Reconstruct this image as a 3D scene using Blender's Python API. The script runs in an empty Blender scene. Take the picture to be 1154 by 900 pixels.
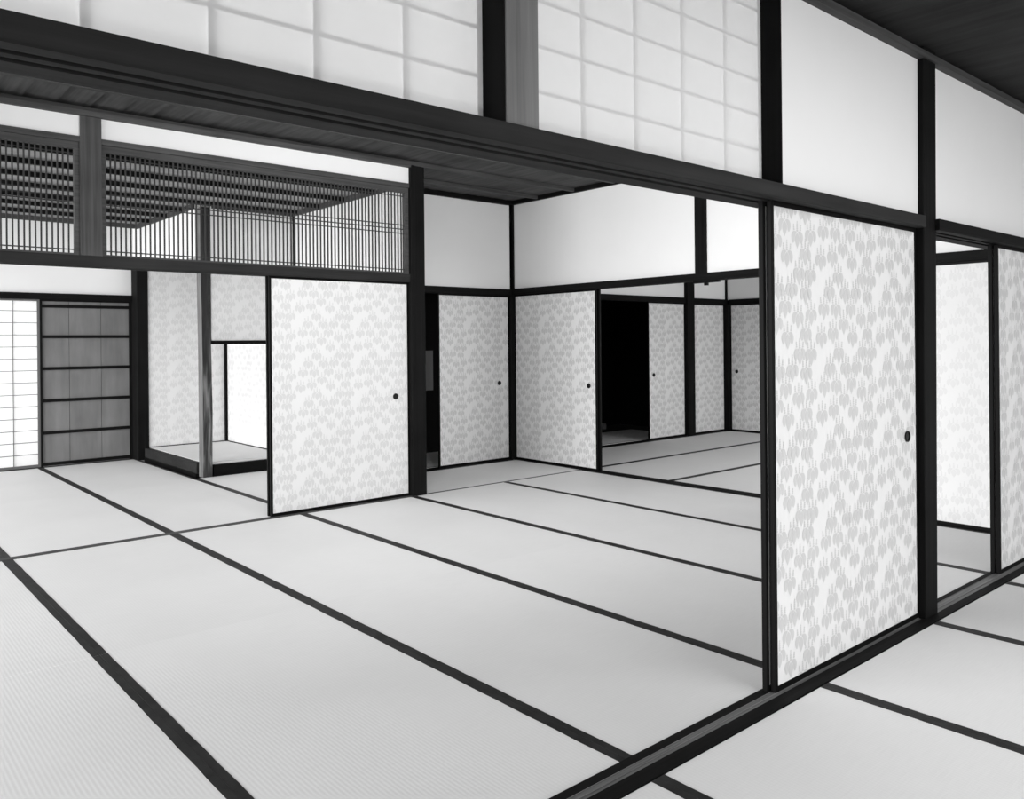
import bpy, bmesh, math, random
from mathutils import Vector, Matrix
random.seed(7)
scene = bpy.context.scene
C = scene.collection
scene.view_settings.view_transform = 'Standard'
scene.view_settings.look = 'None'
scene.view_settings.exposure = 0.0
scene.view_settings.gamma = 1.0
scene.cycles.max_bounces = 10
scene.cycles.diffuse_bounces = 6
scene.cycles.transmission_bounces = 4
scene.cycles.use_denoising = True

# ------------------------------------------------------------------ materials
def nmat(name):
    m = bpy.data.materials.new(name); m.use_nodes = True
    nt = m.node_tree
    return m, nt, nt.nodes, nt.links, nt.nodes['Principled BSDF']

def gray(v): return (v, v, v, 1)

def ramp(n, stops):
    r = n.new('ShaderNodeValToRGB')
    el = r.color_ramp.elements
    while len(el) < len(stops): el.new(0.5)
    for e, (p, v) in zip(el, stops): e.position = p; e.color = gray(v)
    return r

def wood(name, lo, hi, axis='Z', rough=0.55, fine=60, spec=0.3, knots=0.0):
    m, nt, n, l, b = nmat(name)
    tc = n.new('ShaderNodeTexCoord'); mp = n.new('ShaderNodeMapping')
    s = {'X': (1.2, fine, fine), 'Y': (fine, 1.2, fine), 'Z': (fine, fine, 1.2)}[axis]
    mp.inputs['Scale'].default_value = s
    l.new(tc.outputs['Object'], mp.inputs['Vector'])
    no = n.new('ShaderNodeTexNoise'); no.inputs['Scale'].default_value = 1.0
    no.inputs['Detail'].default_value = 5; no.inputs['Roughness'].default_value = 0.6
    l.new(mp.outputs['Vector'], no.inputs['Vector'])
    n2 = n.new('ShaderNodeTexNoise'); n2.inputs['Scale'].default_value = 3.0
    l.new(tc.outputs['Object'], n2.inputs['Vector'])
    mx = n.new('ShaderNodeMix'); mx.data_type = 'FLOAT'; mx.inputs[0].default_value = 0.35
    l.new(no.outputs['Fac'], mx.inputs[2]); l.new(n2.outputs['Fac'], mx.inputs[3])
    r = ramp(n, [(0.33, lo), (0.66, hi)])
    l.new(mx.outputs[0], r.inputs['Fac']); l.new(r.outputs['Color'], b.inputs['Base Color'])
    b.inputs['Roughness'].default_value = rough
    b.inputs['Specular IOR Level'].default_value = spec
    bp = n.new('ShaderNodeBump'); bp.inputs['Strength'].default_value = 0.25; bp.inputs['Distance'].default_value = 0.002
    l.new(no.outputs['Fac'], bp.inputs['Height']); l.new(bp.outputs['Normal'], b.inputs['Normal'])
    return m

def plain(name, v, rough=0.6, spec=0.3, var=0.03, scale=3.0, bump=0.0):
    m, nt, n, l, b = nmat(name)
    tc = n.new('ShaderNodeTexCoord')
    no = n.new('ShaderNodeTexNoise'); no.inputs['Scale'].default_value = scale; no.inputs['Detail'].default_value = 4
    l.new(tc.outputs['Object'], no.inputs['Vector'])
    r = ramp(n, [(0.3, v*(1-var)), (0.7, min(1, v*(1+var)))])
    l.new(no.outputs['Fac'], r.inputs['Fac']); l.new(r.outputs['Color'], b.inputs['Base Color'])
    b.inputs['Roughness'].default_value = rough; b.inputs['Specular IOR Level'].default_value = spec
    if bump:
        n3 = n.new('ShaderNodeTexNoise'); n3.inputs['Scale'].default_value = 180
        l.new(tc.outputs['Object'], n3.inputs['Vector'])
        bp = n.new('ShaderNodeBump'); bp.inputs['Strength'].default_value = bump; bp.inputs['Distance'].default_value = 0.001
        l.new(n3.outputs['Fac'], bp.inputs['Height']); l.new(bp.outputs['Normal'], b.inputs['Normal'])
    return m

def tatami_material():
    m, nt, n, l, b = nmat('woven_rush')
    tc = n.new('ShaderNodeTexCoord'); sx = n.new('ShaderNodeSeparateXYZ')
    l.new(tc.outputs['Object'], sx.inputs[0])
    mu = n.new('ShaderNodeMath'); mu.operation = 'MULTIPLY'; mu.inputs[1].default_value = 2*math.pi/0.0135
    l.new(sx.outputs['X'], mu.inputs[0])
    sn = n.new('ShaderNodeMath'); sn.operation = 'SINE'; l.new(mu.outputs[0], sn.inputs[0])
    mp = n.new('ShaderNodeMapping'); mp.inputs['Scale'].default_value = (10, 400, 1)
    l.new(tc.outputs['Object'], mp.inputs['Vector'])
    rush = n.new('ShaderNodeTexNoise'); rush.inputs['Scale'].default_value = 1; rush.inputs['Detail'].default_value = 3
    l.new(mp.outputs['Vector'], rush.inputs['Vector'])
    big = n.new('ShaderNodeTexNoise'); big.inputs['Scale'].default_value = 1.6; big.inputs['Detail'].default_value = 3
    l.new(tc.outputs['Object'], big.inputs['Vector'])
    oi = n.new('ShaderNodeObjectInfo')
    def ma(op, a, bb):
        q = n.new('ShaderNodeMath'); q.operation = op
        for i, v in enumerate((a, bb)):
            if hasattr(v, 'default_value') or hasattr(v, 'links'): l.new(v, q.inputs[i])
            else: q.inputs[i].default_value = v
        return q.outputs[0]
    s1 = ma('MULTIPLY', sn.outputs[0], 0.010)
    s2 = ma('MULTIPLY', ma('SUBTRACT', rush.outputs['Fac'], 0.5), 0.10)
    s3 = ma('MULTIPLY', ma('SUBTRACT', big.outputs['Fac'], 0.5), 0.08)
    s4 = ma('MULTIPLY', ma('SUBTRACT', oi.outputs['Random'], 0.5), 0.03)
    tot = ma('ADD', ma('ADD', s1, s2), ma('ADD', s3, s4))
    val = ma('ADD', tot, TAT)
    cb = n.new('ShaderNodeCombineColor')
    for i in range(3): l.new(val, cb.inputs[i])
    l.new(cb.outputs[0], b.inputs['Base Color'])
    b.inputs['Roughness'].default_value = 0.6; b.inputs['Specular IOR Level'].default_value = 0.25
    bp = n.new('ShaderNodeBump'); bp.inputs['Strength'].default_value = 0.06; bp.inputs['Distance'].default_value = 0.0010
    l.new(sn.outputs[0], bp.inputs['Height']); l.new(bp.outputs['Normal'], b.inputs['Normal'])
    return m
TAT = 0.70

def paper_translucent(name, v, trans):
    m, nt, n, l, b = nmat(name)
    n.remove(b)
    out = n['Material Output']
    tc = n.new('ShaderNodeTexCoord'); no = n.new('ShaderNodeTexNoise')
    no.inputs['Scale'].default_value = 25; no.inputs['Detail'].default_value = 5
    l.new(tc.outputs['Object'], no.inputs['Vector'])
    r = ramp(n, [(0.3, v*0.99), (0.7, v)])
    l.new(no.outputs['Fac'], r.inputs['Fac'])
    d = n.new('ShaderNodeBsdfDiffuse'); t = n.new('ShaderNodeBsdfTranslucent'); mix = n.new('ShaderNodeMixShader')
    l.new(r.outputs['Color'], d.inputs['Color']); l.new(r.outputs['Color'], t.inputs['Color'])
    mix.inputs[0].default_value = trans
    l.new(d.outputs[0], mix.inputs[1]); l.new(t.outputs[0], mix.inputs[2]); l.new(mix.outputs[0], out.inputs['Surface'])
    return m

def bark():
    m, nt, n, l, b = nmat('waney_bark_post')
    tc = n.new('ShaderNodeTexCoord'); mp = n.new('ShaderNodeMapping'); mp.inputs['Scale'].default_value = (22, 22, 2.5)
    l.new(tc.outputs['Object'], mp.inputs['Vector'])
    no = n.new('ShaderNodeTexNoise'); no.inputs['Scale'].default_value = 1; no.inputs['Detail'].default_value = 6
    no.inputs['Distortion'].default_value = 0.8
    l.new(mp.outputs['Vector'], no.inputs['Vector'])
    geo = n.new('ShaderNodeNewGeometry'); sx = n.new('ShaderNodeSeparateXYZ'); l.new(geo.outputs['Normal'], sx.inputs[0])
    r = ramp(n, [(0.40, 0.006), (0.52, 0.05), (0.68, 0.20)])
    l.new(no.outputs['Fac'], r.inputs['Fac'])
    r2 = ramp(n, [(0.3, 0.07), (0.7, 0.17)]); l.new(no.outputs['Fac'], r2.inputs['Fac'])
    # light falling on the left face is painted paler; the bark itself is dark
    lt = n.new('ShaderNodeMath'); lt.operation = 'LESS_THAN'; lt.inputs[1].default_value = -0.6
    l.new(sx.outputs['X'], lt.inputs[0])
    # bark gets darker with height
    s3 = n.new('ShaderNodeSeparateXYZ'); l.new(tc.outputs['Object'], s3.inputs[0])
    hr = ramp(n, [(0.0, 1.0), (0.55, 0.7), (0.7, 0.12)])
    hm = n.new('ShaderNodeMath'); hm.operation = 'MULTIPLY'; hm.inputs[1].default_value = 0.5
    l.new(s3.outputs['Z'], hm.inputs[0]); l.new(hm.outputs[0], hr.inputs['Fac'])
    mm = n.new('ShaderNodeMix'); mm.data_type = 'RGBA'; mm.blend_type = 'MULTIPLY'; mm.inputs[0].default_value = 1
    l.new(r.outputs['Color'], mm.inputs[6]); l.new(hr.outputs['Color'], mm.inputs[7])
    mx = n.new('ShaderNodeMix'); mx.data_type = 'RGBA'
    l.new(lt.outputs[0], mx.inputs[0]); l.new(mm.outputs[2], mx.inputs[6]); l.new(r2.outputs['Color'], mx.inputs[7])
    l.new(mx.outputs[2], b.inputs['Base Color']); b.inputs['Roughness'].default_value = 0.6
    return m

M = {}
for ax in 'XYZ':
    M['wood' + ax] = wood('dark_cedar_along_' + ax, 0.004, 0.010, ax, spec=0.06, rough=0.65)
    M['mid' + ax] = wood('brown_cedar_along_' + ax, 0.035, 0.085, ax, spec=0.15, rough=0.65)
    M['ceil' + ax] = wood('ceiling_board_along_' + ax, 0.045, 0.105, ax, fine=25, spec=0.1, rough=0.7)
M['post_lit'] = wood('lit_cedar_post', 0.10, 0.19, 'Z', fine=45)  # paler than the other posts; the light on its front is in the colour
M['rail'] = wood('smoked_rail', 0.014, 0.031, 'X', fine=30, spec=0.08, rough=0.65)
M['ceil_front'] = wood('front_ceiling_board', 0.018, 0.045, 'Y', fine=12, spec=0.08, rough=0.75)
M['ceil_alcove'] = wood('alcove_room_ceiling_board', 0.24, 0.36, 'X', fine=12, spec=0.1, rough=0.7)
M['slat'] = wood('thin_slat_wood', 0.03, 0.06, 'Z', spec=0.1, rough=0.7)
M['board'] = wood('plain_cedar_boards', 0.13, 0.20, 'Z', fine=9, rough=0.6)
M['worn'] = wood('worn_groove_wood', 0.09, 0.20, 'X', fine=70)
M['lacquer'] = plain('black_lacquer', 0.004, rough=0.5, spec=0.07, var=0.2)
M['plaster'] = plain('white_plaster', 0.80, rough=0.9, spec=0.1, var=0.015, scale=2, bump=0.05)
M['paper'] = plain('white_mulberry_paper', 0.735, rough=0.75, spec=0.15, var=0.01)
M['mica'] = plain('grey_block_print', 0.565, rough=0.5, spec=0.4, var=0.01)
M['mica_soft'] = plain('soft_block_print', 0.615, rough=0.5, spec=0.4, var=0.01)
M['mica_faint'] = plain('faint_block_print', 0.645, rough=0.5, spec=0.4, var=0.01)
M['tatami'] = tatami_material()
M['cloth'] = plain('dark_hemp_cloth', 0.017, rough=0.6, spec=0.22, var=0.45, scale=14, bump=0.4)
M['shoji'] = paper_translucent('transom_paper', 0.93, 0.5)
M['shoji_out'] = paper_translucent('window_paper', 0.95, 0.6)
M['kumiko'] = plain('pale_lattice_wood', 0.12, rough=0.7)
M['kumiko_pale'] = plain('pale_transom_grid', 0.62, rough=0.8)
M['metal'] = plain('aged_iron', 0.006, rough=0.4, spec=0.25)
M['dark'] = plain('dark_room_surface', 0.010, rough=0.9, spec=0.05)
M['grey'] = plain('grey_panel', 0.20, rough=0.8)
M['earth'] = plain('garden_gravel', 0.5, rough=0.95, var=0.2, scale=30)

# ------------------------------------------------------------------ helpers
def link(name, bm, mats, parent=None, loc=(0, 0, 0)):
    me = bpy.data.meshes.new(name); bm.normal_update(); bm.to_mesh(me); bm.free()
    for m in (mats if isinstance(mats, (list, tuple)) else [mats]): me.materials.append(m)
    o = bpy.data.objects.new(name, me); C.objects.link(o)
    o.location = loc
    if parent: o.parent = parent
    return o

def add_box(bm, x0, x1, y0, y1, z0, z1, bev=0.0, mi=0):
    vs = [bm.verts.new(p) for p in ((x0,y0,z0),(x1,y0,z0),(x1,y1,z0),(x0,y1,z0),(x0,y0,z1),(x1,y0,z1),(x1,y1,z1),(x0,y1,z1))]
    fs = [bm.faces.new([vs[i] for i in f]) for f in ((3,2,1,0),(4,5,6,7),(0,1,5,4),(1,2,6,5),(2,3,7,6),(3,0,4,7))]
    for f in fs: f.material_index = mi
    if bev:
        es = list({e for f in fs for e in f.edges})
        r = bmesh.ops.bevel(bm, geom=es, offset=bev, segments=1, affect='EDGES')
        for f in r['faces']: f.material_index = mi

def tag(o, label=None, cat=None, group=None, kind=None):
    if label: o['label'] = label
    if cat: o['category'] = cat
    if group: o['group'] = group
    if kind: o['kind'] = kind
    return o

def box(name, x0, x1, y0, y1, z0, z1, mat, parent=None, bev=0.0):
    """box as one mesh whose origin is the middle of its base (or parent's space)"""
    bm = bmesh.new()
    cx, cy = (x0+x1)/2, (y0+y1)/2
    add_box(bm, x0-cx, x1-cx, y0-cy, y1-cy, 0, z1-z0, bev)
    px, py, pz = (parent.location if parent else (0, 0, 0))
    return link(name, bm, mat, parent, (cx-px, cy-py, z0-pz))

def boxes(name, lst, mat, parent=None, bev=0.0):
    bm = bmesh.new()
    px, py, pz = (parent.location if parent else (0, 0, 0))
    for (x0, x1, y0, y1, z0, z1) in lst:
        add_box(bm, x0-px, x1-px, y0-py, y1-py, z0-pz, z1-pz, bev)
    return link(name, bm, mat, parent)

def empty(name, loc, rz=0):
    o = bpy.data.objects.new(name, None); C.objects.link(o)
    o.location = loc; o.rotation_euler = (0, 0, rz); o.empty_display_size = 0.1
    return o

def struct(name, *a, label=None, cat=None, **k):
    o = box(name, *a, **k); tag(o, label, cat, kind='structure'); return o

TN = [0]
def trim(*a, label=None, cat='beam', **k):
    TN[0] += 1
    return struct('trim_%d' % TN[0], *a, label=label, cat=cat, **k)
WN = [0]
def wall(side, *a, label=None, **k):
    return struct('wall_' + side, *a, label=label, cat='wall', **k)

# ---- the block-printed paulownia motif, as flat polygons
PX, PZ = 0.488, 0.296
UNIT = [(0,0),(.094,.023),(.186,.024),(.306,.027),(.392,-.011),(.247,-.033),(.074,-.087),(.163,-.070),(.320,-.085),
        (.448,-.072),(.207,-.147),(.403,-.145),(.485,-.148),(.138,-.205),(.261,-.207),(.351,-.204),(.449,-.217)]
def leafset():
    ps = []
    ps.append([(-.010,.012),(0,.020),(.010,.012),(.0170,.001),(.0165,-.010),(.010,-.023),(0,-.038),(-.010,-.023),(-.0165,-.010),(-.0170,.001)])
    R_ = [(.0035,.022),(.013,.026),(.024,.026),(.034,.021),(.0400,.011),(.0408,.001),(.037,-.011),(.031,-.019),(.024,-.018),(.0205,-.012),(.0190,.001),(.0120,.0135)]
    ps.append(R_); ps.append([(-x, z) for x, z in reversed(R_)])
    def dia(cx, cz, w, h): return [(cx-w, cz), (cx-w*.5, cz-h), (cx+w*.5, cz-h), (cx+w, cz), (cx+w*.4, cz+h), (cx-w*.4, cz+h)]
    for i in range(5): ps.append(dia(0, .0280+i*.0080, .0078-.0009*i, .0036))
    for s in (-1, 1):
        for i in range(3): ps.append(dia(s*(.0225+.001*i), .0320+i*.0078, .0066-.0009*i, .0036))
    return ps
LEAF = leafset()
def clip(poly, x0, x1, z0, z1):
    for ax, val, sg in ((0, x0, 1), (0, x1, -1), (1, z0, 1), (1, z1, -1)):
        out = []
        for i, p in enumerate(poly):
            q = poly[(i+1) % len(poly)]
            pi, qi = sg*(p[ax]-val) >= 0, sg*(q[ax]-val) >= 0
            if pi: out.append(p)
            if pi != qi:
                t = (val-p[ax])/(q[ax]-p[ax]); out.append((p[0]+t*(q[0]-p[0]), p[1]+t*(q[1]-p[1])))
        poly = out
        if len(poly) < 3: return None
    return poly

def pattern_faces(bm, w, z0, z1, phx, phz, y, mi, flip=False):
    """print the motif over x in 0..w, z in z0..z1 on plane y (facing -y)"""
    for i in range(int(-phx/PX)-2, int((w-phx)/PX)+2):
        for k in range(int((z0-phz)/PZ)-2, int((z1-phz)/PZ)+3):
            for ui, (ux, uz) in enumerate(UNIT):
                ox, oz = phx+i*PX+ux, phz+k*PZ+uz
                if ox < -.05 or ox > w+.05 or oz < z0-.08 or oz > z1+.06: continue
                for li, poly in enumerate(LEAF):
                    c = [(ox+px, oz+pz) for px, pz in poly]
                    if min(p[0] for p in c) < 0 or max(p[0] for p in c) > w or min(p[1] for p in c) < z0 or max(p[1] for p in c) > z1:
                        c = clip(c, 0, w, z0, z1)
                        if not c: continue
                    f = bm.faces.new([bm.verts.new((px, y-.00004*ui-.00001*li-.00002*((i+k) % 2), pz)) for px, pz in c]); f.material_index = mi

def make_paper(name, w, z0, z1, th, phx, phz, parent, mica='mica'):
    bm = bmesh.new()
    add_box(bm, 0, w, 0, th, z0, z1)
    pattern_faces(bm, w, z0, z1, phx, phz, -0.0003, 1)
    bmesh.ops.recalc_face_normals(bm, faces=[f for f in bm.faces if f.material_index == 0])
    return link(name, bm, [M['paper'], M[mica]], parent)

def sliding_screen(label, x, y, rz, w, h=1.745, pull=None, phx=0.25, phz=1.633, group=None, st=0.018, z=0.003, mica='mica', name='sliding_screen'):
    """fusuma: local x along width from 0, faces local -y; pull = local x of finger pull"""
    r = empty(name, (x, y, z), rz)
    tag(r, label, 'sliding screen', group)
    th = 0.020
    pw = make_paper('paper_panel', w-2*st, 0.022, h-0.020, th-.004, phx, phz-z, r, mica)
    pw.location = (st, 0.002, 0)
    for nm, a in (('stile', (0, st, 0, th, 0, h)), ('stile', (w-st, w, 0, th, 0, h)), ('bottom_rail', (st, w-st, -.0005, th, 0, .022)), ('top_rail', (st, w-st, 0, th, h-.020, h))):
        bm = bmesh.new(); add_box(bm, *a, bev=0.002); link(nm, bm, M['lacquer'], r)
    if pull is not None: finger_pull(r, pull, 0.818)
    return r

def finger_pull(r, px, pz, rad=0.024):
    bm = bmesh.new()
    prof = [(rad, 0.0), (rad, -.0045), (rad*.86, -.006), (rad*.74, -.0045), (rad*.70, -.0012)]
    rings = []
    for (rr, yy) in prof:
        rings.append([bm.verts.new((px+rr*math.cos(t*math.pi/12), yy, pz+rr*math.sin(t*math.pi/12))) for t in range(24)])
    for a, b in zip(rings, rings[1:]):
        for i in range(24): bm.faces.new((a[i], a[(i+1) % 24], b[(i+1) % 24], b[i]))
    bm.faces.new(rings[-1]); bmesh.ops.recalc_face_normals(bm, faces=bm.faces)
    o = link('finger_pull', bm, M['metal'], r); o['label'] = 'small round black metal finger pull'
    return o

# ------------------------------------------------------------------ tatami
def mat_meshes(w, L):
    k = (round(w, 3), round(L, 3))
    bm = bmesh.new(); add_box(bm, -w/2, w/2, -L/2, L/2, 0, .05)
    me = bpy.data.meshes.new('tatami_mat'); bm.to_mesh(me); bm.free(); me.materials.append(M['tatami'])
    bs = []
    for s in (-1, 1):
        bm = bmesh.new(); e = s*w/2; i = s*(w/2-.029)
        n = 24
        rows = []
        for q in range(n+1):
            yy = -L/2 + L*q/n; jit = .0010*math.sin(q*1.9+s)
            rows.append([bm.verts.new((i+jit, yy, .0502)), bm.verts.new((i+jit, yy, .0512)), bm.verts.new((e-s*.0002, yy, .0513)), bm.verts.new((e, yy, .030))])
        for a, b in zip(rows, rows[1:]):
            for j in range(3): bm.faces.new((a[j], a[j+1], b[j+1], b[j]))
        bmesh.ops.recalc_face_normals(bm, faces=bm.faces)
        mb = bpy.data.meshes.new('cloth_border'); bm.to_mesh(mb); bm.free(); mb.materials.append(M['cloth']); bs.append(mb)
    return me, bs
CACHE = {}
def tatami(x0, x1, y0, y1, label, along='Y', group='tatami mats laid edge to edge'):
    w, L = (x1-x0, y1-y0) if along == 'Y' else (y1-y0, x1-x0)
    k = (round(w, 3), round(L, 3))
    if k not in CACHE: CACHE[k] = mat_meshes(w-.0002, L-.0004)
    me, bs = CACHE[k]
    o = bpy.data.objects.new('tatami_mat', me); C.objects.link(o)
    o.location = ((x0+x1)/2, (y0+y1)/2, -.05)
    if along == 'X': o.rotation_euler = (0, 0, math.pi/2)
    tag(o, label, 'tatami mat', group)
    for mb in bs:
        b = bpy.data.objects.new('cloth_border', mb); C.objects.link(b); b.parent = o
    return o

GX = [-.045, .906, 1.857, 2.788, 3.765, 4.757, 5.740]
Y0, YS, Y1 = 1.630, 3.597, 5.565
near = ['big-room tatami mat at the lower left edge, left of the first black border',
        'pale foreground tatami mat between the two long borders at bottom left',
        'foreground tatami mat that runs up to the open sill at bottom centre',
        'tatami mat ending at the foot of the tall near screen edge',
        'shaded tatami mat behind the near screen edge, second strip from the open back room',
        'shaded tatami mat along the sill of the opening into the back right room']
far = ['tatami mat at the far left of the big room, beside the middle sill',
       'big-room tatami mat touching the sill in front of the left room',
       'big-room tatami mat in front of the left part of the middle screen',
       'tatami mat below the right part of the middle screen, ending at the middle post',
       'tatami mat starting just right of the middle post foot, running toward the viewer',
       'big-room tatami mat at the far right, touching the crosswise corner mat']
for i in range(6):
    tatami(GX[i], GX[i+1], Y0, YS, near[i]); tatami(GX[i], GX[i+1], YS, Y1, far[i])
bk = [('left room tatami mat at the left edge, touching the middle sill', 'left room tatami mat under the glowing paper window, at the left edge'),
      ('left room tatami mat in front of the window and board door, nearer half', 'left room tatami mat below the joint of paper window and board door'),
      ('left room tatami mat in front of the alcove post, nearer half', 'left room tatami mat beside the raised alcove front')]
for i in range(3):
    tatami(GX[i], GX[i+1], 5.63, 7.59, bk[i][0]); tatami(GX[i], GX[i+1], 7.59, 9.55, bk[i][1])
tatami(2.788, 3.77, 5.63, 7.73, 'left room tatami mat glimpsed between alcove step and middle screen')
tatami(3.905, 5.740, 5.575, 6.575, 'crosswise tatami mat along the foot of the corner screens', 'X')
tatami(5.860, 7.76, 5.59, 6.575, 'back right room tatami mat in front of the black doorway', 'X')
tatami(7.76, 9.66, 5.59, 6.575, 'back right room tatami mat in the far corner below the three screens', 'X')
tatami(5.860, 7.76, 4.60, 5.585, 'second-row tatami mat in the back right room beside the sill', 'X')
tatami(7.76, 9.66, 4.60, 5.585, 'second-row tatami mat of back right room, deeper one', 'X')
tatami(5.860, 7.76, 3.61, 4.595, 'third-row tatami mat of back right room just across the sill', 'X')
tatami(7.76, 9.66, 3.61, 4.595, 'third-row tatami mat of back right room beyond its neighbour', 'X')
GR = [-.045, .906, 1.842, 2.788, 3.762, 4.640, 5.60, 6.55]
fl = ['front room tatami mat at the extreme left', 'front room tatami mat under the camera left of the sill border', 'front room tatami mat at bottom centre, right of the sill',
      'front room tatami mat below the tall near screen', 'front room tatami mat right of the near post foot', 'front room tatami mat at the right edge below the cut-off screen', 'front room tatami mat beyond the right edge']
for i in range(1, 7):
    tatami(GR[i], GR[i+1], -.455, 1.500, fl[i])
tatami(4.0, 5.9, 6.75, 7.70, 'tatami mat inside the dark room behind the corner screens', 'X')
tatami(7.0, 8.9, 6.75, 7.70, 'tatami mat dimly seen inside the black doorway at the back', 'X')

# ------------------------------------------------------------------ floor, ground
struct('floor', -.10, 10.5, -3.0, 10.0, -.30, -.052, M['midY'], label='wooden subfloor under the tatami mats', cat='floor')
struct('floor', -1.4, -.10, -3.0, 10.0, -.06, -.012, M['midY'], label='plank veranda floor left of the rooms', cat='floor')
struct('floor', -14, -1.4, -10, 22, -.6, -.5, M['earth'], label='pale garden ground outside', cat='ground')

# sills
def sill(x0, x1, y0, y1, label, gy=None, ztop=.004, worn=True):
    bm = bmesh.new()
    cx = (x0+x1)/2
    ys = [y0]
    for a, b in (gy or []): ys += [a, b]
    ys.append(y1)
    # top profile across y with grooves, extruded along x
    prof = [(y0, -.05), (y0, ztop)]
    for a, b in (gy or []): prof += [(a, ztop), (a, ztop-.003), (b, ztop-.003), (b, ztop)]
    prof += [(y1, ztop), (y1, -.05)]
    L = [bm.verts.new((x0-cx, p[0], p[1])) for p in prof]; R = [bm.verts.new((x1-cx, p[0], p[1])) for p in prof]
    for i in range(len(prof)-1):
        f = bm.faces.new((L[i], R[i], R[i+1], L[i+1]))
        ym = (prof[i][0]+prof[i+1][0])/2
        if worn and gy and gy[0][0]-.001 < ym < gy[-1][1]+.001: f.material_index = 1
    bm.faces.new(L); bm.faces.new(list(reversed(R)))
    bmesh.ops.recalc_face_normals(bm, faces=bm.faces)
    TN[0] += 1
    o = link('trim_%d' % TN[0], bm, [M['woodX'], M['worn']], None, (cx, 0, 0))
    tag(o, label, 'sill', kind='structure'); return o
trim(3.764, 3.897, 1.505, 1.545, -.05, .004, M['woodX'], label='end piece of the sill in front of the near post', cat='sill')
sill(-1.0, 3.764, 1.505, 1.628, 'grooved dark sill running from the bottom edge to the near post', [(1.558, 1.574), (1.580, 1.594)])
sill(3.897, 6.6, 1.505, 1.628, 'grooved brown sill of the right opening', [(1.545, 1.567), (1.580, 1.602)])
trim(-1.0, 3.77, 5.566, 5.628, -.05, .003, M['midX'], label='thin worn wooden sill between big room and alcove room', cat='sill')
trim(4.0, 5.72, 6.577, 6.70, -.05, .004, M['woodX'], label='dark sill below the corner screens', cat='sill')
trim(5.742, 5.858, 1.63, 6.575, -.05, .004, M['woodY'], label='dark sill of the opening to the back right room', cat='sill')
trim(5.86, 9.7, 6.577, 6.70, -.05, .004, M['woodX'], label='dark sill below the far screens of the back right room', cat='sill')
trim(9.66, 9.76, 2.0, 6.575, -.05, .004, M['woodY'], label='dark sill along the right wall of the back right room', cat='sill')
trim(-1.0, 2.77, 9.552, 9.66, -.05, .004, M['woodX'], label='dark sill under the paper window and board door', cat='sill')

# ------------------------------------------------------------------ P0: near partition
# head rail with two grooves in its underside
def headrail(x0, x1, y0, y1, z0, z1, grooves, label, mat):
    bm = bmesh.new(); cx = (x0+x1)/2
    prof = [(y0, z1), (y0, z0+.004), (y0+.004, z0)]
    for a, b in grooves: prof += [(a, z0), (a, z0+.014), (b, z0+.014), (b, z0)]
    prof += [(y1, z0), (y1, z1)]
    L = [bm.verts.new((x0-cx, p[0], p[1]-z0)) for p in prof]; R = [bm.verts.new((x1-cx, p[0], p[1]-z0)) for p in prof]
    n = len(prof)
    for i in range(n): bm.faces.new((L[i], R[i], R[(i+1) % n], L[(i+1) % n]))
    bm.faces.new(L); bm.faces.new(list(reversed(R)))
    bmesh.ops.recalc_face_normals(bm, faces=bm.faces)
    TN[0] += 1
    o = link('trim_%d' % TN[0], bm, mat, None, (cx, 0, z0)); tag(o, label, 'head rail', kind='structure'); return o
headrail(-1.0, 3.762, 1.525, 1.700, 1.742, 1.793, [(1.567, 1.588), (1.611, 1.634)], 'long dark grooved head rail crossing the view from upper left to the near post', M['rail'])
headrail(3.905, 6.6, 1.525, 1.700, 1.742, 1.793, [(1.567, 1.588), (1.611, 1.634)], 'dark head rail right of the near post', M['woodX'])
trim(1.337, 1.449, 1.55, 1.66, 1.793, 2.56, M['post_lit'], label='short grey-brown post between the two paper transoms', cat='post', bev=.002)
trim(1.3345, 1.3368, 1.553, 1.66, 1.793, 2.56, M['lacquer'], label='black jamb strip on the left side of the upper grey post', cat='shading')  # black strip stands in for the shade on the post's left face
trim(2.634, 2.640, 1.560, 1.66, 1.793, 2.56, M['woodZ'], label='dark upright between right paper transom and plaster panel', cat='post')
NP = trim(3.766, 3.897, 1.545, 1.665, 0, 2.56, M['woodZ'], label='tall dark post right of the near screen', cat='post', bev=.003)
for v in NP.data.vertices: v.co.x += .034*v.co.z/2.56
wall('near', 2.640, 3.822, 1.572, 1.66, 1.793, 2.56, M['plaster'], label='tall white plaster panel above the near screen')
wall('near', 3.915, 6.6, 1.572, 1.66, 1.793, 2.56, M['plaster'], label='white plaster panel at the upper right')

def transom(x0, x1, y, z0, z1, vx, hz, label):
    r = empty('paper_transom', ((x0+x1)/2, y, z0)); tag(r, label, 'paper transom')
    bm = bmesh.new(); add_box(bm, x0-r.location.x, x1-r.location.x, 0, .0008, 0, z1-z0)
    link('paper', bm, M['shoji'], r)
    lst = [(v-.005, v+.005, y+.001, y+.009, z0, z1) for v in vx] + [(x0, x1, y+.0015, y+.008, h-.005, h+.005) for h in hz]
    boxes('grid', lst, M['kumiko_pale'], r)
    boxes('stile', [(x0, x0+.02, y+.001, y+.03, z0, z1)], M['kumiko_pale'], r)
    boxes('stile', [(x1-.02, x1, y+.001, y+.03, z0, z1)], M['kumiko_pale'], r)
    return r
HZ = [1.935+.1255*i for i in range(5)]
transom(.115, 1.337, 1.64, 1.793, 2.56, [.157, .393, .628, .860, 1.094], HZ, 'white paper transom left of the upper grey post')
transom(-1.0, .113, 1.64, 1.793, 2.56, [-.85, -.61, -.37, -.13], HZ, 'white paper transom at the far upper left, mostly outside the view')
transom(1.449, 2.634, 1.64, 1.793, 2.56, [1.701, 1.933, 2.166, 2.405], HZ, 'white paper transom with a clear grid, right of the upper grey post')

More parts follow.
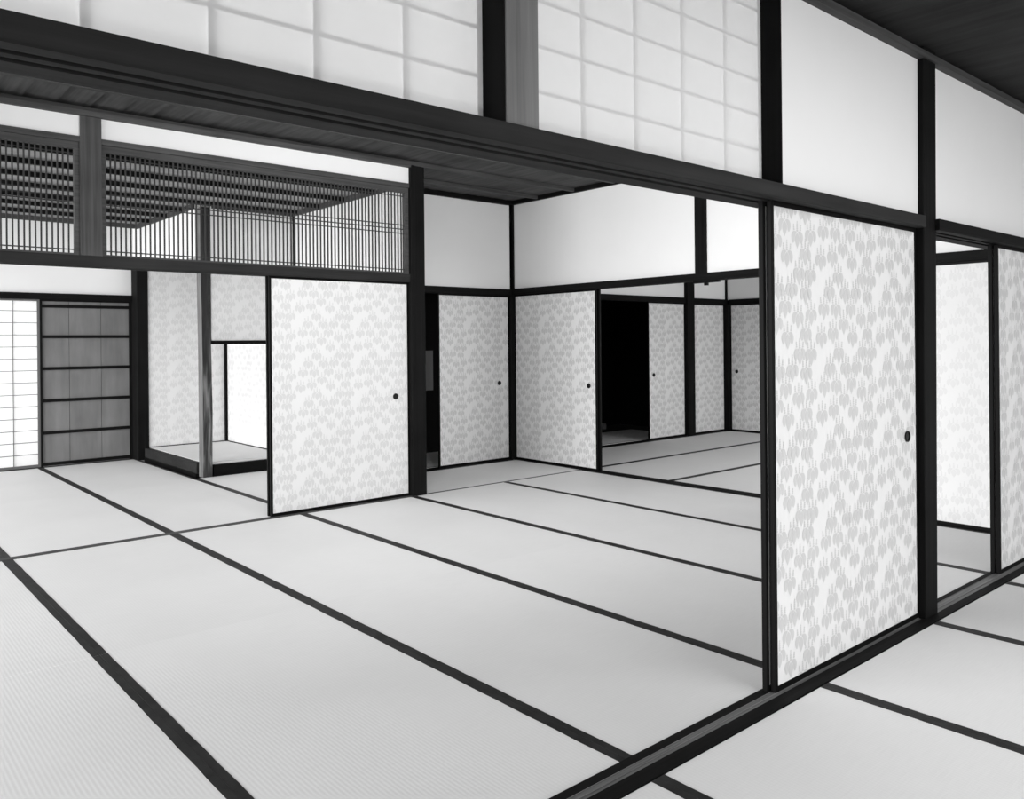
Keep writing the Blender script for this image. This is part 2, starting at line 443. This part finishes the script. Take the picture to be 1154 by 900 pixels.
trim(5.975, 6.085, 1.555, 1.66, 0, 1.742, M['woodZ'], label='dark post beyond the right edge of the view', cat='post')
wall('near', 6.085, 6.60, 1.575, 1.655, 0, 1.742, M['plaster'], label='white plaster beyond the right edge of the view')
# screens of P0
sliding_screen('tall near sliding screen with grey leaf print, standing in front', 2.587, 1.574, 0, 1.185, 1.742, pull=1.076, phx=2.858-2.605, phz=1.633, name='sliding_screen')
sliding_screen('sliding screen pushed behind the tall near one, only its black edge showing', 2.571, 1.598, 0, 1.175, 1.742)
sliding_screen('far right sliding screen cut by the picture edge', 4.772, 1.574, 0, 1.20, 1.742, pull=None, phx=.1)
sliding_screen('sliding screen behind the far right one, only its black edge showing', 4.760, 1.598, 0, 1.20, 1.742)

# ------------------------------------------------------------------ P1: middle partition (y = 5.6)
headrail(-1.0, 3.765, 5.585, 5.70, 1.747, 1.815, [(5.615, 5.636), (5.650, 5.671)], 'dark head rail under the lattice transoms', M['rail'])
trim(3.765, 3.900, 5.570, 5.700, 0, 2.700, M['woodZ'], label='middle dark post right of the middle screen, reaching the ceiling', cat='post', bev=.003)
trim(1.320, 1.443, 5.585, 5.700, 1.815, 2.685, M['midZ'], label='short brown post between the two lattice transoms', cat='post', bev=.002)
trim(-1.0, 3.765, 5.590, 5.690, 2.520, 2.556, M['midX'], label='thin brown rail along the top of the lattice transoms', cat='rail')
wall('middle', -1.0, 1.320, 5.600, 5.690, 2.556, 2.69, M['plaster'], label='narrow white plaster strip above the left lattice')
wall('middle', 1.443, 3.765, 5.600, 5.690, 2.556, 2.69, M['plaster'], label='narrow white plaster strip above the right lattice')
trim(-1.0, 3.765, 5.560, 5.690, 2.684, 2.715, M['midX'], label='brown cornice strip where the middle partition meets the ceiling', cat='cornice')

def lattice(x0, x1, label):
    y, z0, z1 = 5.625, 1.815, 2.520
    r = empty('lattice_transom', ((x0+x1)/2, y, z0)); tag(r, label, 'lattice transom', 'slatted transoms over the middle partition')
    f = .030
    boxes('frame', [(x0, x1, y-.018, y+.018, z0, z0+.014), (x0, x1, y-.018, y+.018, z1-.042, z1), (x0, x0+f, y-.018, y+.018, z0+.014, z1-.042), (x1-f, x1, y-.018, y+.018, z0+.014, z1-.042)], M['midX'], r)
    n = round((x1-x0-2*f)/.0302); p = (x1-x0-2*f)/n
    boxes('slats', [(x0+f+p*i-.0042, x0+f+p*i+.0042, y-.005, y+.005, z0+.014, z1-.042) for i in range(1, n)], M['slat'], r)
    boxes('cross_rails', [(x0+f, x1-f, y+.0055, y+.0105, z-.0035, z+.0035) for z in (1.853, 2.148, 2.182, 2.216, 2.452)], M['slat'], r)
    return r
lattice(-1.0, 1.320, 'left slatted wooden transom cut by the picture edge')
lattice(1.443, 3.765, 'long slatted wooden transom above the alcove and middle screen')

sliding_screen('middle sliding screen with faint leaf print left of the middle post', 2.560, 5.615, 0, 1.205, 1.747, pull=1.071, phx=.15, phz=1.60, mica='mica_soft')
sliding_screen('sliding screen behind the middle one, only its black edge showing', 2.556, 5.650, 0, 1.205, 1.747)

# ------------------------------------------------------------------ R1 back corner (y = 6.62) and wall toward R4 (X = 5.78)
headrail(3.90, 9.72, 6.60, 6.70, 1.745, 1.815, [(6.622, 6.642), (6.655, 6.675)], 'dark head rail across the far corner and back right room', M['woodX'])
wall('back_centre', 3.90, 5.735, 6.62, 6.70, 1.815, 2.76, M['plaster'], label='white plaster above the far corner screen, left of the corner')
trim(5.764, 5.785, 6.600, 6.620, 1.815, 2.76, M['woodZ'], label='thin dark strip in the upper corner of the big room', cat='strip')
trim(5.722, 5.80, 6.59, 6.70, 0, 1.745, M['woodZ'], label='slim dark corner post between the two corner screens', cat='post')
sliding_screen('corner sliding screen facing the viewer, left of the corner post', 4.790, 6.624, 0, .935, 1.745, pull=.79, phx=.3)
# wall X=5.78
RAILP2 = trim(5.745, 5.855, 1.66, 6.60, 1.757, 1.820, M['woodY'], label='dark head rail along the right side of the big room', cat='head rail')
wall('right', 5.785, 5.845, 4.237, 6.60, 1.820, 2.76, M['plaster'], label='large white plaster panel above the opening, right of the corner')
wall('right', 5.785, 5.845, 1.66, 4.127, 1.820, 2.76, M['plaster'], label='white plaster panel right of the short hanging post')
trim(5.760, 5.855, 4.127, 4.237, 1.820, 2.76, M['woodZ'], label='short dark hanging post above the opening to the back right room', cat='post')
o = boxes('bracket', [(5.765, 5.795, 4.005, 4.265, 1.738, 1.757)], M['lacquer'], RAILP2); boxes('bracket_stub', [(5.768, 5.790, 4.118, 4.152, 1.716, 1.738)], M['lacquer'], RAILP2)

# rz=-90deg: local +x -> -y, local -y -> -x
H = math.pi/2
sliding_screen('corner sliding screen right of the corner post, turned to the left', 5.775, 6.595, -H, 1.190, 1.755, pull=1.087, phx=.35)
sliding_screen('sliding screen stacked behind the right corner screen, showing its black edge', 5.805, 6.595, -H, 1.210, 1.755, st=.05)
sliding_screen('side screen seen through the narrow right opening beyond the near post', 5.775, 2.96, -H, 1.24, 1.755, phx=.2, mica='mica_faint')

# ------------------------------------------------------------------ R4 back right room
trim(8.775, 8.925, 6.575, 6.70, 0, 2.5, M['woodZ'], label='dark post between the far screens of the back right room', cat='post')
trim(9.695, 9.72, 6.605, 6.63, 1.815, 2.48, M['woodZ'], label='thin dark strip in the upper far corner', cat='strip')
trim(9.66, 9.78, 6.56, 6.70, 0, 1.745, M['woodZ'], label='dark far corner post of the back right room', cat='post')
wall('back_right', 5.86, 8.775, 6.63, 6.70, 1.815, 2.5, M['plaster'], label='plaster band above the black doorway')
wall('back_right', 8.925, 9.72, 6.63, 6.70, 1.815, 2.5, M['plaster'], label='small plaster panel left of the far corner post')
sliding_screen('narrow far screen right of the black doorway', 8.03, 6.624, 0, .745, 1.745, pull=.10, phx=.3)
sliding_screen('plain far screen between the far post and the far corner', 8.925, 6.624, 0, .735, 1.745, phx=.1)
trim(9.69, 9.78, 2.0, 6.56, 1.745, 1.812, M['woodY'], label='dark head rail on the right wall of the back right room', cat='head rail')
wall('far_right', 9.72, 9.80, 2.0, 6.70, 1.812, 2.5, M['plaster'], label='plaster band on the far right wall of the back right room')
sliding_screen('far screen on the right wall beside the far corner post', 9.712, 6.56, -H, 1.20, 1.745, pull=.10, phx=.2)
sliding_screen('far right wall screen hidden by the near screen', 9.712, 5.35, -H, 1.20, 1.745, phx=.1)
wall('far_right', 9.735, 9.80, 2.0, 4.15, 0, 1.745, M['plaster'], label='plaster wall of the back right room behind the near screen')
wall('back_right', 5.86, 9.80, 1.95, 2.03, 0, 2.5, M['plaster'], label='near wall of the back right room')

wall('back_right', 9.55, 9.95, 6.705, 6.75, -.05, 2.6, M['dark'], label='added backing wall behind the far corner post, blocking light leaks')  # unseen backing, added to stop light leaking in at the corner
wall('far_right', 9.80, 9.85, 2.0, 6.75, -.05, 2.6, M['dark'], label='added backing wall right of the back right room, blocking light leaks')  # unseen as well, added to keep outside light from leaking in
# dark rooms, shade painted as near-black walls, behind y = 6.7
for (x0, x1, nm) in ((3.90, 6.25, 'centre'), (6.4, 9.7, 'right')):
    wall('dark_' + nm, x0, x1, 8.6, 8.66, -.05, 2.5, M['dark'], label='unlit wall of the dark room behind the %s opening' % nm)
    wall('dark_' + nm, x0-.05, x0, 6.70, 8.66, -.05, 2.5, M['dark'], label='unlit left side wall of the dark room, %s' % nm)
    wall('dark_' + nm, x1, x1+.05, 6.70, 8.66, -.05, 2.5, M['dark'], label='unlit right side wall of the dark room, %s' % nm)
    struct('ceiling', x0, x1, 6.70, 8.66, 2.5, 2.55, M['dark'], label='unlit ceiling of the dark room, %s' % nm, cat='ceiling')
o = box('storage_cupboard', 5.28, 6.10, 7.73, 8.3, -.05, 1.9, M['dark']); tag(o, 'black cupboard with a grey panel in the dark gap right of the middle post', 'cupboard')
b_ = box('door_panel', 5.30, 5.50, 7.712, 7.73, .708, 1.164, M['grey'], o); b_['label'] = 'small grey panel'
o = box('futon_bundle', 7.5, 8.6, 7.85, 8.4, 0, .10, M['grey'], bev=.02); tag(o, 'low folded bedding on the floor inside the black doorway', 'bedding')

# ------------------------------------------------------------------ R3 left alcove room
trim(-1.0, 2.775, 9.565, 9.68, 1.740, 1.805, M['woodX'], label='dark head rail over the paper window and board door', cat='head rail')
wall('back_left', -1.0, 2.79, 9.60, 9.70, 1.805, 2.62, M['plaster'], label='white plaster above the paper window and board door')
trim(2.770, 2.888, 9.41, 9.66, 0, 2.16, M['woodZ'], label='dark post between board door and alcove', cat='post', bev=.003)

def window_shoji(idx, x0, x1, vx, label):
    y = 9.605
    r = empty('window_%d' % idx, ((x0+x1)/2, y, 0.004)); tag(r, label, 'window', kind='structure')
    bm = bmesh.new(); add_box(bm, x0+.02-r.location.x, x1-.02-r.location.x, .014, .015, .01, 1.73); link('paper', bm, M['shoji_out'], r)
    boxes('frame', [(x0, x0+.022, y-.004, y+.024, .004, 1.74), (x1-.022, x1, y-.004, y+.024, .004, 1.74), (x0+.022, x1-.022, y-.004, y+.024, .004, .03), (x0+.022, x1-.022, y-.004, y+.024, 1.722, 1.74)], M['kumiko'], r)
    boxes('grid', [(v-.003, v+.003, y+.002, y+.013, .03, 1.722) for v in vx] + [(x0+.022, x1-.022, y+.004, y+.013, .14+.1232*i-.0027, .14+.1232*i+.0027) for i in range(13)], M['kumiko'], r)
    return r
window_shoji(1, .930, 1.872, [1.190, 1.411, 1.631], 'glowing paper window with fine grid at the left edge')
window_shoji(2, -.02, .930, [.24, .46, .68], 'second glowing paper window outside the left edge')
window_shoji(3, -.98, -.02, [-.74, -.50, -.26], 'third glowing paper window outside the left edge')

r = empty('board_door', (2.33, 9.600, .004)); tag(r, 'grey wooden board door with six dark battens beside the alcove', 'door')
bx = [(1.885, 2.145), (2.149, 2.457), (2.461, 2.745)]
boxes('board_panel', [(a, b, 9.612, 9.626, .02, 1.735) for a, b in bx], M['board'], r)
boxes('backing', [(1.885, 2.745, 9.6262, 9.632, .02, 1.735)], M['woodZ'], r)  # added dark sheet, keeps light from showing through the board gaps
for z in (1.672, 1.352, 1.020, .686, .352, .028):
    boxes('batten', [(1.895, 2.745, 9.596, 9.612, z-.016, z+.016)], M['woodX'], r)
boxes('stile', [(1.872, 1.893, 9.594, 9.628, .004, 1.74)], M['woodZ'], r)
boxes('stile', [(2.742, 2.772, 9.594, 9.628, .004, 1.74)], M['woodZ'], r)
boxes('top_rail', [(1.893, 2.742, 9.598, 9.628, 1.722, 1.74)], M['woodX'], r)

# alcove
r = empty('alcove_platform', (3.3, 8.6, 0)); tag(r, 'raised alcove platform with pale mat top and black front edges', 'platform')
boxes('mat_top', [(2.96, 3.775, 7.78, 9.43, .085, .128), (2.90, 2.96, 7.86, 9.43, .085, .128)], M['tatami'], r)
boxes('front_edge', [(2.84, 2.90, 7.858, 9.41, .028, .125)], M['rail'], r)
boxes('base_strip', [(2.834, 2.90, 7.858, 9.41, -.045, .026)], M['lacquer'], r)
boxes('side_edge', [(2.96, 3.775, 7.735, 7.78, -.045, .110)], M['lacquer'], r)

# wane-edged post
bm = bmesh.new()
n = 12; rings = []
base = [(-.048,-.055),(-.02,-.058),(.015,-.060),(.038,-.055),(.046,-.03),(.048,.01),(.046,.045),(.03,.06),(0,.062),(-.035,.062),(-.048,.055),(-.049,0)]
for q in range(31):
    z = 2.555*q/30
    s = 1+.06*math.sin(z*4.1)+.03*math.sin(z*13)
    dx = .006*math.sin(z*2.3)
    rings.append([bm.verts.new((x*(s if x > 0 else 1)+ (dx if x > -.03 else dx*.6), y_*(1+.04*math.sin(z*6+i)), z)) for i, (x, y_) in enumerate(base)])
for a, b in zip(rings, rings[1:]):
    for i in range(n): bm.faces.new((a[i], a[(i+1) % n], b[(i+1) % n], b[i]))
bm.faces.new(list(reversed(rings[0]))); bm.faces.new(rings[-1])
bmesh.ops.recalc_face_normals(bm, faces=bm.faces)
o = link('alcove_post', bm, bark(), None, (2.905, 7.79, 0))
tag(o, 'natural wane-edged alcove post with mottled bark, standing at the platform corner', 'post')

def patterned_wall(name, x, y, rz, w, z0, z1, label, phx=.2):
    r = make_paper(name, w, 0, z1-z0, .03, phx, .2, None, 'mica_faint')
    r.location = (x, y, z0); r.rotation_euler = (0, 0, rz); tag(r, label, 'wall', kind='structure'); return r
patterned_wall('wall_alcove_back', 2.885, 9.425, 0, .90, .10, 2.5, 'alcove back wall papered with faint leaf print')
patterned_wall('wall_alcove_right', 3.765, 9.425, -H, 1.69, .10, 2.5, 'alcove right wall papered with faint leaf print')
patterned_wall('wall_alcove_hanging', 2.95, 7.745, 0, .84, 1.292, 1.93, 'papered hanging wall panel right of the alcove post')
trim(2.95, 3.79, 7.735, 7.790, 1.257, 1.292, M['lacquer'], label='black rail under the hanging alcove wall', cat='rail')
trim(3.735, 3.765, 9.395, 9.425, .12, 2.5, M['lacquer'], label='thin black corner strip inside the alcove', cat='strip')
trim(2.888, 3.74, 9.412, 9.424, .128, .136, M['lacquer'], label='thin black strip at the foot of the alcove back wall', cat='strip')
trim(3.752, 3.764, 7.80, 9.40, .128, .136, M['lacquer'], label='thin black strip at the foot of the alcove right wall', cat='strip')
wall('alcove_upper', 2.95, 3.82, 7.745, 7.79, 1.93, 2.60, M['plaster'], label='white plaster above the hanging alcove wall, behind the lattice')
wall('alcove_upper', 2.845, 2.90, 7.86, 9.60, 2.09, 2.62, M['plaster'], label='white plaster over the alcove opening, behind the lattice')
wall('left_room_right', 3.80, 3.86, 5.70, 7.80, 0, 2.60, M['plaster'], label='white plaster side wall of the alcove room')
trim(2.825, 2.845, 7.86, 9.60, 2.549, 2.598, M['midY'], label='thin cornice over the alcove opening', cat='cornice')
trim(2.96, 3.80, 7.725, 7.745, 2.549, 2.598, M['midX'], label='thin cornice over the hanging alcove wall', cat='cornice')
trim(3.78, 3.80, 5.70, 7.745, 2.549, 2.598, M['midY'], label='thin cornice on the right wall of the alcove room', cat='cornice')
trim(-1.0, 2.84, 9.585, 9.60, 2.549, 2.598, M['midX'], label='thin cornice over the back window wall', cat='cornice')
trim(3.785, 3.80, 7.715, 7.745, 0, 2.555, M['woodZ'], label='slim dark corner strip of the alcove room wall', cat='strip')
wall('left_room_right', 3.80, 3.86, 7.80, 9.75, 0, 2.60, M['plaster'], label='outer wall behind the alcove')
wall('back_left', 2.888, 3.86, 9.46, 9.70, 0, 2.62, M['plaster'], label='outer back wall behind the alcove')
wall('left_room_right', 3.862, 3.898, 5.70, 6.72, 0, 2.76, M['plaster'], label='white wall returning behind the middle post')

# ------------------------------------------------------------------ ceilings
def board_ceiling(x0, x1, y0, y1, z, label, bat=[], along='Y', mat=None, batw=.03, bath=.032, pitch=.186, x_start=None, batmat=None):
    bm = bmesh.new()
    xs = x_start if x_start is not None else x0
    if along == 'Y':
        a = xs
        while a < x1:
            b = min(a+pitch, x1)
            vs = [bm.verts.new(p) for p in ((a-.012, y0, z), (b, y0, z-.010), (b, y1, z-.010), (a-.012, y1, z), (a-.012, y0, z+.02), (b, y0, z+.02), (b, y1, z+.02), (a-.012, y1, z+.02))]
            for f in ((3,2,1,0),(4,5,6,7),(0,1,5,4),(1,2,6,5),(2,3,7,6),(3,0,4,7)): bm.faces.new([vs[i] for i in f])
            a += pitch
    else:
        add_box(bm, x0, x1, y0, y1, z, z+.03)
    o = link('ceiling', bm, mat or M['ceilY'], None); tag(o, label, 'ceiling', kind='structure')
    for y in bat:
        bm = bmesh.new(); add_box(bm, x0, x1, y-batw/2, y+batw/2, z-.010-bath, z-.008); link('batten', bm, batmat or M['midX'], o)
    return o
board_ceiling(-1.0, 5.80, 1.66, 6.66, 2.767, 'dark board ceiling of the big room with thin battens', bat=[5.13-.53*i for i in range(6)]+[5.665, 6.195], pitch=.186, x_start=-1.036)
board_ceiling(-1.0, 3.82, 5.69, 9.68, 2.600, 'board ceiling of the alcove room with dark battens', bat=[6.18+.485*i for i in range(7)], along='X', batw=.03, bath=.036, batmat=M['woodX'], mat=M['ceil_alcove'])
board_ceiling(-.5, 6.6, -2.6, 1.60, 2.575, 'dark board ceiling of the front room', pitch=.42, mat=M['ceil_front'])
struct('ceiling', 5.86, 9.80, 1.95, 6.66, 2.48, 2.52, M['ceilX'], label='ceiling of the back right room', cat='ceiling')
trim(-.5, 6.6, 1.535, 1.60, 2.505, 2.535, M['midX'], label='thin cornice strip at the top of the near partition', cat='cornice')
trim(3.9, 5.73, 6.575, 6.62, 2.713, 2.760, M['woodX'], label='thin dark cornice over the far corner panel', cat='cornice')
trim(5.745, 5.79, 1.66, 6.60, 2.719, 2.760, M['woodY'], label='thin dark cornice along the right plaster wall', cat='cornice')

# front room closing walls (behind and right of the camera)
wall('front_right', 6.60, 6.68, -2.6, 1.66, -.05, 2.575, M['plaster'], label='white wall at the right end of the front room')
wall('front_back', 5.9, 6.6, -2.68, -2.6, -.05, 2.575, M['plaster'], label='white wall at the back of the front room')
wall('front_left', -1.4, -1.34, -2.6, 1.66, -.05, 2.575, M['midZ'], label='dark board wall at the left end of the front room')
# roof over everything keeps daylight out from above
struct('ceiling', -1.9, 10.2, -3.2, 10.3, 2.80, 2.9, M['dark'], label='roof above the rooms', cat='roof')

# ------------------------------------------------------------------ light
def area(name, loc, target, sx, sy, power):
    L = bpy.data.lights.new(name, 'AREA'); L.shape = 'RECTANGLE'; L.size = sx; L.size_y = sy; L.energy = power
    o = bpy.data.objects.new(name, L); C.objects.link(o); o.location = loc
    d = Vector(target)-Vector(loc); o.rotation_euler = d.to_track_quat('-Z', 'Y').to_euler(); return o
area('daylight_west_garden', (-6.0, 5.6, 2.2), (1, 5.6, 1.2), 9.0, 4.4, 1400)
area('daylight_south_garden', (1.8, -6.0, 1.6), (2.8, 1.5, .9), 6.0, 3.0, 150)
area('fill_big_room', (2.7, 2.9, 2.45), (4.9, 6.9, .9), 2.2, .5, 58)  # added fill for the far corner and floor; no such lamp stands there
area('fill_front_room', (3.8, -.7, 2.45), (3.9, -.5, 0), 4.0, 1.3, 60)  # unseen fill overhead, added to brighten the front mats
area('fill_front_room_low', (.8, -1.0, .40), (2.65, 1.57, .25), .9, .5, 27)  # added low fill, brightens the near screen's lower left
area('daylight_back_window', (.4, 10.9, 1.2), (.4, 9.6, 1.0), 4.5, 2.4, 38)
area('daylight_back_right_room', (7.9, 2.15, 1.5), (7.6, 6.6, 1.2), 2.8, 1.5, 80)

w = bpy.data.worlds.new('World'); scene.world = w; w.use_nodes = True
w.node_tree.nodes['Background'].inputs[0].default_value = (1, 1, 1, 1)
w.node_tree.nodes['Background'].inputs[1].default_value = 1.0

# ------------------------------------------------------------------ camera
f_px, yaw, pitch, roll, cy, CH = 922.0, math.radians(48.98), math.radians(.03), math.radians(.525), 385.1, 1.25
c, s = math.cos, math.sin
F = Vector((c(yaw)*c(pitch), s(yaw)*c(pitch), s(pitch))); Rr = Vector((s(yaw), -c(yaw), 0)); D = F.cross(Rr)
R1 = c(roll)*Rr + s(roll)*D; D1 = -s(roll)*Rr + c(roll)*D
cam = bpy.data.cameras.new('Camera'); co = bpy.data.objects.new('Camera', cam); C.objects.link(co)
mw = Matrix((( R1.x, -D1.x, -F.x, 0), (R1.y, -D1.y, -F.y, 0), (R1.z, -D1.z, -F.z, CH), (0, 0, 0, 1)))
co.matrix_world = mw
cam.sensor_fit = 'HORIZONTAL'; cam.sensor_width = 36; cam.lens = f_px/1154*36
cam.shift_y = (cy-450)/1154; cam.clip_start = .05; cam.clip_end = 100
scene.camera = co
